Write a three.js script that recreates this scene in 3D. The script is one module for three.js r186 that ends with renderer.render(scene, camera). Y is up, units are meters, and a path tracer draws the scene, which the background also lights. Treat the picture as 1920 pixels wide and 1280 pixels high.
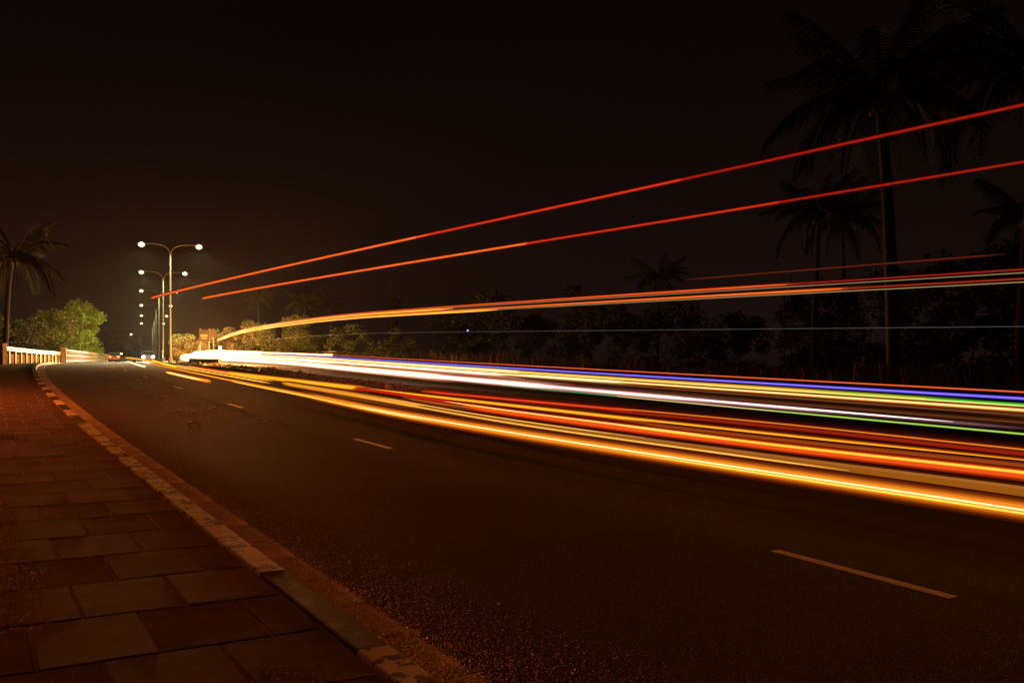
import * as THREE from 'three';
import { mergeGeometries } from 'three/addons/utils/BufferGeometryUtils.js';

// ---------------------------------------------------------------- camera, sky, moon, air
const scene = new THREE.Scene();
const EYE = 1.55, F = 1750;                                            // eye height above the near carriageway; lens in photo pixels
const camera = new THREE.PerspectiveCamera(2 * Math.atan(640 / F) * 180 / Math.PI, 1.5, 0.1, 6000);
camera.position.set(0, EYE, 0);
camera.lookAt(0, EYE, -10);
camera.setViewOffset(1920, 1280, 0, -43, 1920, 1280);                  // lens shifted up: verticals stay vertical
const renderer = new THREE.WebGLRenderer({ antialias: true });
renderer.setSize(1024, 682);
renderer.toneMapping = THREE.LinearToneMapping;
renderer.toneMappingExposure = 1;
renderer.shadowMap.enabled = true;

const hash = (x, y) => { let h = Math.imul(x | 0, 374761393) + Math.imul(y | 0, 668265263) | 0; h = Math.imul(h ^ h >>> 13, 1274126177); return ((h ^ h >>> 16) >>> 0) / 4294967296; };
let seed = 12345;
const rnd = () => { seed = (Math.imul(seed, 1664525) + 1013904223) >>> 0; return seed / 4294967296; };
const rr = (a, b) => a + (b - a) * rnd();
const sm = t => t * t * (3 - 2 * t);
const clamp = (x, a, b) => Math.min(b, Math.max(a, x));
function noise(x, y, per = 1e9) {                                       // value noise, wraps every per cells
  const xi = Math.floor(x), yi = Math.floor(y), u = sm(x - xi), v = sm(y - yi), m = k => ((k % per) + per) % per;
  const a = hash(m(xi), m(yi)), b = hash(m(xi + 1), m(yi)), c = hash(m(xi), m(yi + 1)), d = hash(m(xi + 1), m(yi + 1));
  return a + (b - a) * u + (c - a) * v + (a - b - c + d) * u * v;
}
const fbm = (x, y, o = 4, per = 1e9) => { let s = 0, a = .5, n = 0; for (let i = 0; i < o; i++) { s += a * noise(x + i * 17 * (per > 1e8), y, per); n += a; a *= .5; x *= 2; y *= 2; per *= 2; } return s / n; };

{ // a night sky with thin cloud, a little paler towards the horizon
  const W = 512, H = 256, d = new Float32Array(W * H * 4);
  for (let j = 0; j < H; j++) for (let i = 0; i < W; i++) {
    const el = ((j + .5) / H - .5) * Math.PI, up = Math.max(0, Math.sin(el)), k = Math.exp(-up * 4.5);
    const c = .75 + .5 * fbm(i / 32, j / 14, 4, 16), o = (j * W + i) * 4;
    d[o] = (.0012 + .0084 * k) * c; d[o + 1] = (.0005 + .0041 * k) * c; d[o + 2] = (.0004 + .0034 * k) * c; d[o + 3] = 1;
  }
  const sky = new THREE.DataTexture(d, W, H, THREE.RGBAFormat, THREE.FloatType);
  sky.mapping = THREE.EquirectangularReflectionMapping; sky.magFilter = sky.minFilter = THREE.LinearFilter; sky.needsUpdate = true;
  scene.background = sky; scene.environment = sky;
}
const moon = new THREE.DirectionalLight(0xffe2c4, 0.0015);              // what light comes through the cloud
moon.position.set(-30, 60, 40); moon.castShadow = true; moon.shadow.radius = 40;
Object.assign(moon.shadow.camera, { left: -90, right: 60, top: 120, bottom: -60, far: 300 });
scene.add(moon, moon.target);
scene.fog = new THREE.FogExp2(0xf2eae2, 0.00014);                        // the lamps' light hangs in damp air

// ---------------------------------------------------------------- names, labels
const names = new Map();
function numbered(n) { const k = names.get(n) || 0; names.set(n, k + 1); return k ? n + '_' + String(k).padStart(3, '0') : n; }
function tag(o, label, category, group) { o.userData = { ...o.userData, label, category }; if (group) o.userData.group = group; else delete o.userData.group; return o; }
function mesh(name, geo, m, parent = scene) { const o = new THREE.Mesh(geo, m); o.name = numbered(name); o.castShadow = o.receiveShadow = true; parent.add(o); return o; }
function struct(name, geo, m) { const o = mesh(name, geo, m); o.userData.kind = 'structure'; return o; }
function thing(name, label, category, pos = [0, 0, 0], turn = 0, group) {
  const g = new THREE.Group(); g.name = numbered(name); g.position.set(...pos); g.rotation.y = turn; scene.add(g); return tag(g, label, category, group);
}
function dup(o, label, pos, turn) { const c = o.clone(); c.name = numbered(o.name.replace(/_\d+$/, '')); c.userData = { ...o.userData, label }; if (pos) c.position.set(...pos); if (turn !== undefined) c.rotation.y = turn; scene.add(c); return c; }

// ---------------------------------------------------------------- the road's line: s metres along, p metres to the right, h above the carriageway
const DS = .5, S0 = -60, NS = 1200, RX = [], RY = [], RZ = [], RA = [];
{
  let x = 0, y = 0, z = 0;
  for (let i = 0; i < NS; i++) {
    const s = S0 + i * DS, t = clamp((s + 6.15) / 107.5, 0, 1), a = (-30.905 + (30.905 - 21.67) * t ** 1.318) * Math.PI / 180;
    const u = clamp((s - 44.7) / 29, 0, 1);
    let g = .0255 + (.0067 - .0255) * u ** .5;
    g += (-.014 - .0067) * sm(clamp((s - 125) / 40, 0, 1));
    x += Math.sin(a) * DS; z += Math.cos(a) * DS; y += g * DS;
    RX.push(x); RY.push(y); RZ.push(z); RA.push(a);
  }
  const k = Math.round(-S0 / DS), [x0, y0, z0] = [RX[k], RY[k], RZ[k]];
  for (let i = 0; i < NS; i++) { RX[i] -= x0; RY[i] -= y0; RZ[i] -= z0; }
}
function road(s, p = 0, h = 0) {
  const f = clamp((s - S0) / DS, 0, NS - 1.001), i = f | 0, t = f - i, L = a => a[i] + (a[i + 1] - a[i]) * t, an = L(RA);
  return new THREE.Vector3(L(RX) + p * Math.cos(an), L(RY) + h, -(L(RZ) - p * Math.sin(an)));
}
const heading = s => RA[clamp(Math.round((s - S0) / DS), 0, NS - 1)];    // turn a thing by -heading to face along the road
const atPix = (px, py, z) => [(px - 960) / F * z, EYE + (683 - py) / F * z, -z];
function sp(x, z) { let b = 0, bd = 1e9; for (let i = 0; i < NS; i++) { const q = (RX[i] - x) ** 2 + (RZ[i] + z) ** 2; if (q < bd) { bd = q; b = i; } } const a = RA[b]; return [S0 + b * DS, (x - RX[b]) * Math.cos(a) - (-z - RZ[b]) * Math.sin(a), RY[b]]; }
function groundAt(x, z) { const [s, p, y] = sp(x, z); return y + verge(s, p); }
function verge(s, p) {                                                   // land beside the road, relative to it
  if (p < -1.4) { const q = -1.4 - p; return .13 - Math.min(1.6, q * .05) + .06 * (fbm(s * .7, p * .7) - .5) * Math.min(1, q); }
  if (p > 24) { const q = p - 24; return .1 - Math.min(2.2, q * .07) + .12 * (fbm(s * .7 + 9, p * .7) - .5) * Math.min(1, q); }
  return .1;
}

// a strip of surface between p values over a range of s; uv in metres
function strip(s0, s1, ds, ps, hf) {
  const n = Math.max(1, Math.round((s1 - s0) / ds)), m = ps.length, pos = [], uv = [], ix = [];
  for (let i = 0; i <= n; i++) for (let j = 0; j < m; j++) {
    const s = s0 + (s1 - s0) * i / n, p = typeof ps[j] === 'function' ? ps[j](s) : ps[j], v = road(s, p, typeof hf === 'function' ? hf(s, p, j) : hf);
    pos.push(v.x, v.y, v.z); uv.push(p, s);
    if (i < n && j < m - 1) { const a = i * m + j, b = a + 1, c = a + m, d = c + 1; ix.push(a, b, d, a, d, c); }
  }
  const g = new THREE.BufferGeometry();
  g.setAttribute('position', new THREE.Float32BufferAttribute(pos, 3)); g.setAttribute('uv', new THREE.Float32BufferAttribute(uv, 2)); g.setIndex(ix); g.computeVertexNormals(); return g;
}
const range = (a, b, n) => Array.from({ length: n + 1 }, (_, i) => a + (b - a) * i / n);

// ---------------------------------------------------------------- textures and materials
function tex(n, metres, fn, srgb = true) {
  const d = new Uint8Array(n * n * 4);
  for (let j = 0; j < n; j++) for (let i = 0; i < n; i++) { const c = fn(i / n, j / n, i, j), o = (j * n + i) * 4; for (let k = 0; k < 3; k++) d[o + k] = clamp((Array.isArray(c) ? c[k] : c) * 255, 0, 255); d[o + 3] = 255; }
  const t = new THREE.DataTexture(d, n, n); t.wrapS = t.wrapT = THREE.RepeatWrapping; t.magFilter = THREE.LinearFilter; t.minFilter = THREE.LinearMipmapLinearFilter; t.generateMipmaps = true;
  if (srgb) t.colorSpace = THREE.SRGBColorSpace; t.repeat.set(1 / metres, 1 / metres); t.needsUpdate = true; return t;
}
const std = (o) => new THREE.MeshStandardMaterial({ roughness: .9, side: THREE.DoubleSide, ...o });
const lin = (r, g, b) => new THREE.Color().setRGB(r, g, b);
const glow = (r, g, b, k = 1, extra = {}) => { const m = Math.max(r, g, b); return std({ color: 0x050505, emissive: lin(r / m, g / m, b / m), emissiveIntensity: m * k, ...extra }); };

const asphaltMap = tex(1024, 3, (u, v, i, j) => { const g = hash(i >> 1, j >> 1), big = fbm(u * 6, v * 6, 4, 6), f = hash(i, j + 7777); const a = .19 + .07 * (big - .5) + .09 * (f - .5) + (g > .93 ? .16 : 0); return [a * 1.03, a, a * .95]; });
const asphaltBump = tex(1024, 3, (u, v, i, j) => .45 * hash(i >> 2, j >> 2) + .35 * hash(i >> 1, (j >> 1) + 99) + .2 * hash(i, j), false);
const asphaltRough = tex(512, 1.7, (u, v, i, j) => .8 + .2 * hash(i, j + 5) * (hash(i >> 1, j >> 1) > .3 ? 1 : .85), false);
const asphalt = std({ map: asphaltMap, color: lin(1.12, .9, .74), bumpMap: asphaltBump, bumpScale: .003, roughnessMap: asphaltRough, roughness: 1 });
const slabMap = tex(512, .9, (u, v, i, j) => { const b = fbm(u * 5, v * 5, 5, 5), f = hash(i, j), st = fbm(u * 14, v * 14, 3, 14); let a = .42 + .3 * (b - .5) + .12 * (f - .5) + .12 * (st - .5); if (hash(i >> 1, j >> 1) > .997) a += .2; return [a * 1.06, a * .97, a * .88]; });
const slabBump = tex(512, .45, (u, v, i, j) => .5 * hash(i, j) + .5 * fbm(u * 12, v * 12, 4, 12), false);
const slabTones = [[1, .93, .86], [.86, .8, .74], [.94, .84, .74], [.78, .74, .7], [1.06, .96, .86]].map(c => std({ map: slabMap, bumpMap: slabBump, bumpScale: .006, color: lin(...c.map((x, i) => x * [.66, .57, .5][i])) }));
const sandMap = tex(512, .8, (u, v, i, j) => { const b = fbm(u * 8, v * 8, 4, 8), f = hash(i, j); const a = .5 + .2 * (b - .5) + .22 * (f - .5); return [a * 1.1, a * .93, a * .72]; });
const sand = std({ color: lin(1.35, 1.25, 1.1), map: sandMap, bumpMap: slabBump, bumpScale: .01 });
const concMap = tex(512, 1.3, (u, v, i, j) => { const b = fbm(u * 7, v * 7, 5, 7), f = hash(i, j); let a = .58 + .3 * (b - .5) + .14 * (f - .5); if (fbm(u * 16 + 3, v * 16, 3, 16) > .66) a *= .7; return [a * 1.04, a * .97, a * .84]; });
const concrete = std({ map: concMap, bumpMap: slabBump, bumpScale: .005 });
const paintMap = tex(512, 1, (u, v, i, j) => { const b = fbm(u * 6, v * 6, 5, 6), c = fbm(u * 22 + 5, v * 22, 3, 22); let a = .86 + .1 * (hash(i, j) - .5), q = [a, a * .98, a * .9]; if (b > .6 || c > .68) q = [.36, .35, .2]; return q; });
const whitePaint = std({ map: paintMap, bumpMap: slabBump, bumpScale: .004, roughness: .75 });
const mossMap = tex(512, 1, (u, v, i, j) => { const b = fbm(u * 6 + 2, v * 6, 5, 6), c = fbm(u * 20, v * 20, 3, 20), f = .1 * (hash(i, j) - .5); if (b > .57 || c > .64) return [.3 + f, .3 + f, .13]; return [.76 + f, .78 + f, .42]; });
const mossPaint = std({ map: mossMap, bumpMap: slabBump, bumpScale: .004, roughness: .8 });
const blackMap = tex(256, 1, (u, v, i, j) => { const b = fbm(u * 8, v * 8, 4, 8), f = .05 * hash(i, j); return b > .66 ? [.34 + f, .32 + f, .28] : [.15 + f, .145 + f, .14]; });
const blackPaint = std({ map: blackMap, bumpMap: slabBump, bumpScale: .004, roughness: .7 });
const lineMap = tex(512, .7, (u, v, i, j) => { const c = fbm(u * 14, v * 14, 4, 14); let a = .9 + .1 * (hash(i, j) - .5); if (c > .76) a = .4; return [a, a * .97, a * .9]; });
const linePaint = std({ map: lineMap, roughness: .7 });
const soilMap = tex(512, 5, (u, v, i, j) => { const b = fbm(u * 9, v * 9, 5, 9), f = hash(i, j); const a = .32 + .18 * (b - .5) + .12 * (f - .5); return b > .53 ? [a * .85, a * .95, a * .5] : [a * 1.15, a * .88, a * .62]; });
const soil = std({ map: soilMap, bumpMap: slabBump, bumpScale: .02 });
const galv = std({ color: lin(.33, .33, .29), metalness: .55, roughness: .45 });
const offWhite = std({ map: concMap, color: lin(.95, .95, .86), roughness: .7 });
const darkMetal = std({ color: lin(.04, .04, .045), metalness: .4, roughness: .5 });
const rubber = std({ color: lin(.02, .02, .02) });
const bark = std({ map: soilMap, color: lin(.2, .18, .16) });

// ---------------------------------------------------------------- ground, carriageways, median, pavements
{
  const g = new THREE.PlaneGeometry(5000, 5000); g.rotateX(-Math.PI / 2);
  g.setAttribute('uv', new THREE.Float32BufferAttribute([...g.attributes.uv.array].map(v => v * 5000), 2));
  struct('ground', g, soil).position.y = -4.2;
}
struct('ground', strip(-55, 520, 2.5, [-160, -90, -60, -45, -34, -26, -20, -15, -11, -8, -6, -4.5, -3, -2, -1.45], (s, p) => verge(s, p) - (p < -100 ? 2 : 0)), soil);
struct('ground', strip(-55, 520, 2.5, [24.2, 25, 26, 28, 31, 35, 40, 48, 60, 80, 110, 170], (s, p) => verge(s, p) - (p > 100 ? 2 : 0)), soil);
struct('road', strip(-50, 500, 1.5, [1.6, 3, 5, 7, 9, 10.55], 0), asphalt);
struct('road', strip(-50, 500, 1.5, [12.25, 15, 18, 21.3], 0), std({ map: asphaltMap, color: lin(2.1, 2, 1.85), bumpMap: asphaltBump, bumpScale: .003, roughness: .95 }));  // far asphalt coloured paler to stand in for the glare's light on it
// lane dashes, 9 m apart
const dashP = s => 5.34 + .28 * sm(clamp((s - 18) / 20, 0, 1));
for (let k = -2; k < 16; k++) { const s = 3.62 + k * 9.03, p = dashP(s), o = struct('lane_marking', strip(s, s + 1.5, .5, [p - .05, p + .05], .004), linePaint); }
for (let k = 0; k < 16; k++) { const s = 1 + k * 9.03; struct('lane_marking', strip(s, s + 1.5, .5, [16.7, 16.8], .004), linePaint); }
struct('edge_line', strip(-20, 260, 2, [12.75, 12.87], .004), linePaint);
// gutter: a concrete channel along the kerb, its lip broken here and there
struct('gutter', strip(-20, 140, .25, [1.68, 1.8, 1.95, s => 2.06 + .03 * (fbm(s * 3, 1) - .5), s => 2.075 + .03 * (fbm(s * 3, 1) - .5)], (s, p, j) => j === 4 ? -.01 : j === 0 ? .012 : .007 + .006 * (j === 3)), std({ map: concMap, color: lin(1.7, 1.6, 1.45), bumpMap: slabBump, bumpScale: .006 }));
// drifted sand and grit: a sheet that shows only where it is thicker than nothing
struct('sand', strip(-2, 60, .06, range(1.72, 2.7, 26), (s, p) => { const w = (p - 1.9) / .9; return -.016 + .03 * fbm(s * 2.2 + 40, p * 6, 5) * Math.exp(-6 * Math.max(0, w) ** 2) + .007 * (hash(s * 60 | 0, p * 60 | 0) - .5); }), sand);
// median: low kerbs, heaped sand and rubble between
for (const p of [10.5, 12.15]) struct('median_kerb', strip(-50, 480, 1, [p - .001, p, p + .15, p + .151], (s, q, j) => j === 0 || j === 3 ? -.05 : .14), concrete);
struct('median', strip(-50, 480, .5, range(10.64, 12.16, 12), (s, p) => { const e = Math.min(p - 10.64, 12.16 - p); return .07 + (s < 80 ? .38 * Math.max(0, fbm(s * .55 + 3, p * 1.5, 4) - .42) * Math.min(1, e * 3) + .03 * (hash(s * 2 | 0, p * 9 | 0) - .5) * Math.min(1, e * 4) : 0); }), sand);
// far pavement
struct('pavement', strip(-50, 480, 2, [21.3, 21.301, 24, 24.25], (s, p, j) => j === 0 ? -.05 : .14), concrete);

// near pavement: kerbstones, slabs, bedding
const pav = struct('pavement', strip(-20, 43.6, .5, [-1.5, -.5, .5, 1.53], .1425), sand);
struct('pavement', strip(43.62, 190, .5, [-1.45, -.5, .5, 1.53], (s, p) => .135), std({ map: concMap, color: lin(.42, .42, .4), bumpMap: slabBump, bumpScale: .006 }));
function slabGeo(s0, s1, p0, p1, h, tilt) {                             // a chamfered slab following the road's line
  const c = .007, pos = [], uv = [], ix = [], add = (s, p, y) => { const v = road(s, p, h + y + tilt * (p - p0)); pos.push(v.x, v.y, v.z); uv.push(p * 1.01 + h * 40, s + h * 90); };
  const ring = (o, y) => { add(s0 + o, p0 + o, y); add(s0 + o, p1 - o, y); add(s1 - o, p1 - o, y); add(s1 - o, p0 + o, y); };
  ring(0, -.045); ring(0, -c); ring(0, -c); ring(c, 0); ring(c, 0);
  for (const b of [0, 8]) for (let k = 0; k < 4; k++) { const n = (k + 1) % 4; ix.push(b + k, b + n, b + 4 + n, b + k, b + 4 + n, b + 4 + k); }
  ix.push(16, 17, 18, 16, 18, 19);
  const g = new THREE.BufferGeometry(); g.setAttribute('position', new THREE.Float32BufferAttribute(pos, 3)); g.setAttribute('uv', new THREE.Float32BufferAttribute(uv, 2)); g.setIndex(ix); g.computeVertexNormals(); return g;
}
{
  const rest = []; let row = 0, count = 0;
  for (let s = -3.5 + .03; s < 43; s += .715, row++) {
    let p = 1.525; const first = row % 2 ? .25 : .5;
    for (let k = 0; p > -1.4; k++) {
      const w = k ? .5 : first, gp = rr(.004, .012), gs = rr(.005, .013), h = .15 + rr(-.003, .003), g = slabGeo(s + gs, s + .715 - rr(.004, .01), p - w + gp, p - rr(.003, .008), h, rr(-.005, .005));
      const d = clamp((s - 2.2) / 40, 0, 1), seen = p > -.1 + .5 * 0 && s > 1.6 && p > .0 && count < 298;
      if (seen) { mesh('paving_slab', g, slabTones[(hash(row, k) * 5) | 0], pav); count++; } else rest.push(g);
      p -= w;
    }
  }
  const o = mesh('paving', mergeGeometries(rest), slabTones[0], pav); o.userData.kind = 'stuff';
}
{
  const kerb = new THREE.Group(); kerb.name = 'kerb'; kerb.userData.kind = 'structure'; scene.add(kerb);
  const bed = []; 
  const stone = (s0, s1) => {
    const g0 = s0 + .006, g1 = s1 - .006, n = 4, prof = [[1.545, -.1], [1.545, .15], [1.553, .158], [1.69, .158], [1.703, .15], [1.715, -.03]], jit = prof.map(() => rr(-.003, .003)), pos = [], uv = [], ix = [], off = rr(0, 9);
    for (let q = 0; q < prof.length - 1; q++) { const b = pos.length / 3; for (let i = 0; i <= n; i++) for (const e of [0, 1]) { const s = g0 + (g1 - g0) * i / n, v = road(s, prof[q + e][0], prof[q + e][1] + jit[q + e] * .6); pos.push(v.x, v.y, v.z); uv.push(prof[q + e][0] + prof[q + e][1] + off, s * 1.01 + off); } for (let i = 0; i < n; i++) { const a = b + i * 2; ix.push(a, a + 1, a + 3, a, a + 3, a + 2); } }
    for (const s of [g0, g1]) { const b = pos.length / 3; for (const [p, h] of prof) { const v = road(s, p, h); pos.push(v.x, v.y, v.z); uv.push(p, h); } for (let i = 1; i < prof.length - 1; i++) ix.push(b, b + i, b + i + 1); }
    const g = new THREE.BufferGeometry(); g.setAttribute('position', new THREE.Float32BufferAttribute(pos, 3)); g.setAttribute('uv', new THREE.Float32BufferAttribute(uv, 2)); g.setIndex(ix); g.computeVertexNormals(); return g;
  };
  for (let k = -5; k < 90; k++) {
    const black = k === 0 || k === -2 || (k >= 8 && k % 2 === 0), moss = k >= 2 && k < 8;
    mesh('kerbstone', stone(4 + k * 1.6, 5.6 + k * 1.6), black ? blackPaint : moss ? mossPaint : whitePaint, kerb);
  }
}

// ---------------------------------------------------------------- stones, grit, flecks, weeds
function scatter(name, geo, m, list, parent = scene, tilt = 0) {
  const o = new THREE.InstancedMesh(geo, m, list.length), M = new THREE.Matrix4(), q = new THREE.Quaternion(), e = new THREE.Euler(), c = new THREE.Color();
  list.forEach(([v, s, t], i) => { e.set(rr(0, 6), rr(0, 6), rr(0, 6)); M.compose(v, Array.isArray(s) ? new THREE.Quaternion().setFromEuler(new THREE.Euler(rr(-tilt, tilt), rr(0, 6), rr(-tilt, tilt))) : q.setFromEuler(e), Array.isArray(s) ? new THREE.Vector3(...s) : new THREE.Vector3(s, s * .7, s * .9)); o.setMatrixAt(i, M); if (t) o.setColorAt(i, c.setRGB(...t)); });
  o.name = numbered(name); o.userData.kind = 'stuff'; o.castShadow = o.receiveShadow = true; parent.add(o); return o;
}
const stoneGeo = new THREE.IcosahedronGeometry(1, 0);
{
  const l = [];
  for (let i = 0; i < 130000; i++) { const s = 1.5 + 30 * rnd() ** 1.6, w = -Math.log(1 - .985 * rnd()) * .24, p = 1.74 + w * (.75 + .6 * fbm(s * 1.4, 3)), k = rr(.0011, .003) * (rnd() > .99 ? 2.6 : 1); const t = rr(.12, .48); l.push([road(s, p, k * .3 + (p < 2.08 ? .012 : .001)), k, [t, t * .85, t * .65]]); }
  tag(scatter('gravel', stoneGeo, std({ color: 0xffffff }), l), 'loose sandy grit drifted along the gutter of the near lane', 'gravel');
  const m = [];
  for (let i = 0; i < 26000; i++) { const s = 1.8 + 8 * rnd() ** 1.4, p = rr(2.2, 6.8), k = rr(.001, .0022); const t = rr(.08, .4); m.push([road(s, p, k * .2), k, [t, t * .9, t * .75]]); }
  tag(scatter('gravel', stoneGeo, std({ color: 0xffffff, roughness: .5 }), m), 'coarse chippings standing out of the near lane asphalt', 'gravel');
  const r = [];
  for (let i = 0; i < 1500; i++) { const s = rr(5, 80), p = rr(10.7, 12.1), k = rr(.015, .05) * (rnd() > .94 ? 2.6 : 1), t = rr(.2, .6); r.push([road(s, p, .12 + .1 * rnd()), k, [t, t * .85, t * .65]]); }
  tag(scatter('rubble', stoneGeo, std({ color: 0xffffff }), r), 'broken stones and rubble heaped along the sandy median', 'rubble');
  const f = [];                                                          // pale flecks: scraps lying in drifts on the near lane
  for (let k = 0; k < 34; k++) { const s0 = 15 + 46 * rnd() ** 1.1, p0 = rr(3.4, 5.6) + s0 * .012, len = rr(.4, 3.5), n = 2 + rnd() * 9 | 0; for (let i = 0; i < n; i++) f.push([road(s0 + len * rnd(), p0 + rr(-.2, .2), .004), [rr(.008, .024), .003, rr(.012, .036)], (t => [t, t * .98, t * .94])(rr(.7, .88))]); }
  tag(scatter('litter', new THREE.BoxGeometry(2, 2, 2), std({ color: 0xffffff, roughness: .75 }), f, scene, .02), 'pale flecks of paper and petals scattered over the near lane', 'litter');
}
function tuft(name, label, pos, n, hgt, col) {
  const gs = [];
  for (let i = 0; i < n; i++) { const a = rr(0, 6.28), l = hgt * rr(.4, 1), b = rr(.2, 1.1), w = rr(.004, .008), c = new THREE.PlaneGeometry(w, l, 1, 3); c.translate(0, l / 2, 0); const P = c.attributes.position; for (let k = 0; k < P.count; k++) { const t = P.getY(k) / l; P.setX(k, P.getX(k) * (1.05 - t)); P.setZ(k, b * t * t * l * .8); } c.rotateY(a); c.translate(rr(-.1, .1), 0, rr(-.1, .1)); c.computeVertexNormals(); gs.push(c); }
  const o = mesh(name, mergeGeometries(gs), std({ color: lin(...col) })); o.position.copy(pos); if (name === 'grass') o.userData.kind = 'stuff'; return tag(o, label, 'grass tuft');
}
tuft('grass_tuft', 'small green grass tuft growing between slabs at the pavement edge', road(14.6, .5, .14), 60, .16, [.1, .13, .03]);
tuft('grass', 'dry straw tuft in a slab joint nearest the viewer', road(4.25, .34, .13), 14, .07, [.3, .24, .12]);
{ const l = []; for (let i = 0; i < 5000; i++) { const q = rnd() ** 2, s = 5 + 4.2 * rnd(), p = -.15 + .5 * q + .12 * fbm(s * 3, 2); l.push([road(s, p, .151 + .012 * (1 - q) * rnd()), rr(.0012, .0045), (t => [t, t * .8, t * .55])(rr(.2, .6))]); }
  tag(scatter('sand', stoneGeo, std({ color: 0xffffff }), l), 'dry sand and chaff drifted over the slabs at the left picture edge', 'sand'); }
{ const l = []; for (let i = 0; i < 500; i++) { const a = rnd() * 6.28, q = .34 * rnd(); l.push([road(3.5 + q * Math.cos(a) * 1.6, 1.2 + q * Math.sin(a) * .5 + .12 * Math.sin(q * 20), .152), rr(.002, .007), (t => [t, t * .8, t * .6])(rr(.02, .2))]); }
  tag(scatter('debris', stoneGeo, std({ color: 0xffffff }), l), 'dark crumbs standing in for the hole of a broken slab beside the black kerbstone', 'debris'); }  // crumbs coloured dark to read as a hole broken out of the slab

// ---------------------------------------------------------------- roadside rails and fences
function boxG(w, h, d, x = 0, y = 0, z = 0) { const g = new THREE.BoxGeometry(w, h, d); g.translate(x, y, z); return g; }
function along(pts, prof) {                                              // sweep an outline [[side, up]...] along points
  const pos = [], ix = [], m = prof.length;
  pts.forEach((v, i) => { const a = pts[Math.max(0, i - 1)], b = pts[Math.min(pts.length - 1, i + 1)], d = new THREE.Vector3().subVectors(b, a).setY(0).normalize(), r = new THREE.Vector3(-d.z, 0, d.x); for (const [q, u] of prof) pos.push(v.x + r.x * q, v.y + u, v.z + r.z * q); });
  for (let i = 0; i < pts.length - 1; i++) for (let j = 0; j < m; j++) { const n = (j + 1) % m, a = i * m + j, b = i * m + n, c = a + m, d = b + m; ix.push(a, b, d, a, d, c); }
  for (const b of [0, (pts.length - 1) * m]) for (let j = 1; j < m - 1; j++) ix.push(b, b + j, b + j + 1);
  let g = new THREE.BufferGeometry(); g.setAttribute('position', new THREE.Float32BufferAttribute(pos, 3)); g.setIndex(ix); g = g.toNonIndexed(); g.computeVertexNormals();
  g.setAttribute('uv', new THREE.Float32BufferAttribute(new Float32Array(pos.length / 3 * 0 + g.attributes.position.count * 2).map((_, i) => i % 2 ? g.attributes.position.getY(i >> 1) : g.attributes.position.getX(i >> 1) + g.attributes.position.getZ(i >> 1)), 2)); return g;
}
const lerpPts = (a, b, n, sag = 0) => range(0, 1, n).map(t => new THREE.Vector3().lerpVectors(a, b, t).add(new THREE.Vector3(0, -sag * 4 * t * (1 - t), 0)));
{ // steel beam guard rail on the left
  const A = new THREE.Vector3(...atPix(6, 664, 56)), M1 = new THREE.Vector3(...atPix(72, 668.5, 70)), B = new THREE.Vector3(...atPix(116, 670, 85));
  const g = thing('guard_rail', 'galvanised two-ridge steel guard rail left of the pavement', 'guard rail', A.toArray());
  const cv = new THREE.CatmullRomCurve3([A, M1, B]), P = cv.getPoints(24).map(v => v.clone().sub(A));
  const w = .31, prof = [[0, 0], [.07, .04], [.07, .11], [.01, .155], [.07, .2], [.07, .27], [0, .31], [-.012, .31], [.058, .27], [.058, .2], [-.004, .155], [.058, .11], [.058, .04], [-.012, 0]].map(([a, b]) => [-a, b + .2]);
  mesh('beam', along(P, prof.map(([a, b]) => [-a, b])), galv, g);
  const post = boxG(.11, 1.1, .14, 0, -.1, 0);
  for (let i = 0; i <= 13; i++) { const v = cv.getPoint(i / 13).sub(A), o = mesh('post', post, galv, g); o.position.copy(v).add(new THREE.Vector3(-.1, -.05, -.05)); }
}
{ // low wall behind the rail
  const P = [[-6, 681, 57], [72, 680.5, 71.5], [113, 679.5, 86]].map(a => new THREE.Vector3(...atPix(...a))), g = thing('wall', 'low earth-brown wall seen between the posts of the steel guard rail', 'wall', P[0].toArray());
  const cv = new THREE.CatmullRomCurve3(P.map(v => v.clone().sub(P[0]).add(new THREE.Vector3(-.55, 0, -.35)))), pr = [[-.12, -.6], [.12, -.6], [.12, .62], [-.12, .62]];
  mesh('wall_panel', along(cv.getPoints(20), pr), std({ map: concMap, color: lin(.6, .42, .25) }), g);
}
{ // bollard where the rail starts
  const b = thing('bollard', 'short square masonry post where the guard rail begins', 'bollard', atPix(1, 686, 54));
  mesh('shaft', boxG(.45, 1.3, .45, 0, .55, 0), concrete, b); mesh('cap', boxG(.52, .1, .52, 0, 1.25, 0), offWhite, b);
}
function balustrade(label, A, B, n, hgt, postLabel) {
  const g = thing('balustrade', label, 'balustrade', A.toArray()); const L = B.clone().sub(A), turn = Math.atan2(-L.z, L.x), len = Math.hypot(L.x, L.z);
  const pts = lerpPts(new THREE.Vector3(), L, 8);
  for (const [y, h] of [[.06, .12], [hgt * .5, .1], [hgt * .92, .14]]) mesh('rail', along(pts, [[-.08, y - h / 2], [.08, y - h / 2], [.08, y + h / 2], [-.08, y + h / 2]]), offWhite, g);
  const bar = boxG(.17, hgt, .2, 0, hgt / 2, 0);
  for (let i = 0; i <= n; i++) { const o = mesh('baluster', bar, offWhite, g); o.position.copy(L).multiplyScalar(i / n); o.rotation.y = turn; }
  return g;
}
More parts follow.
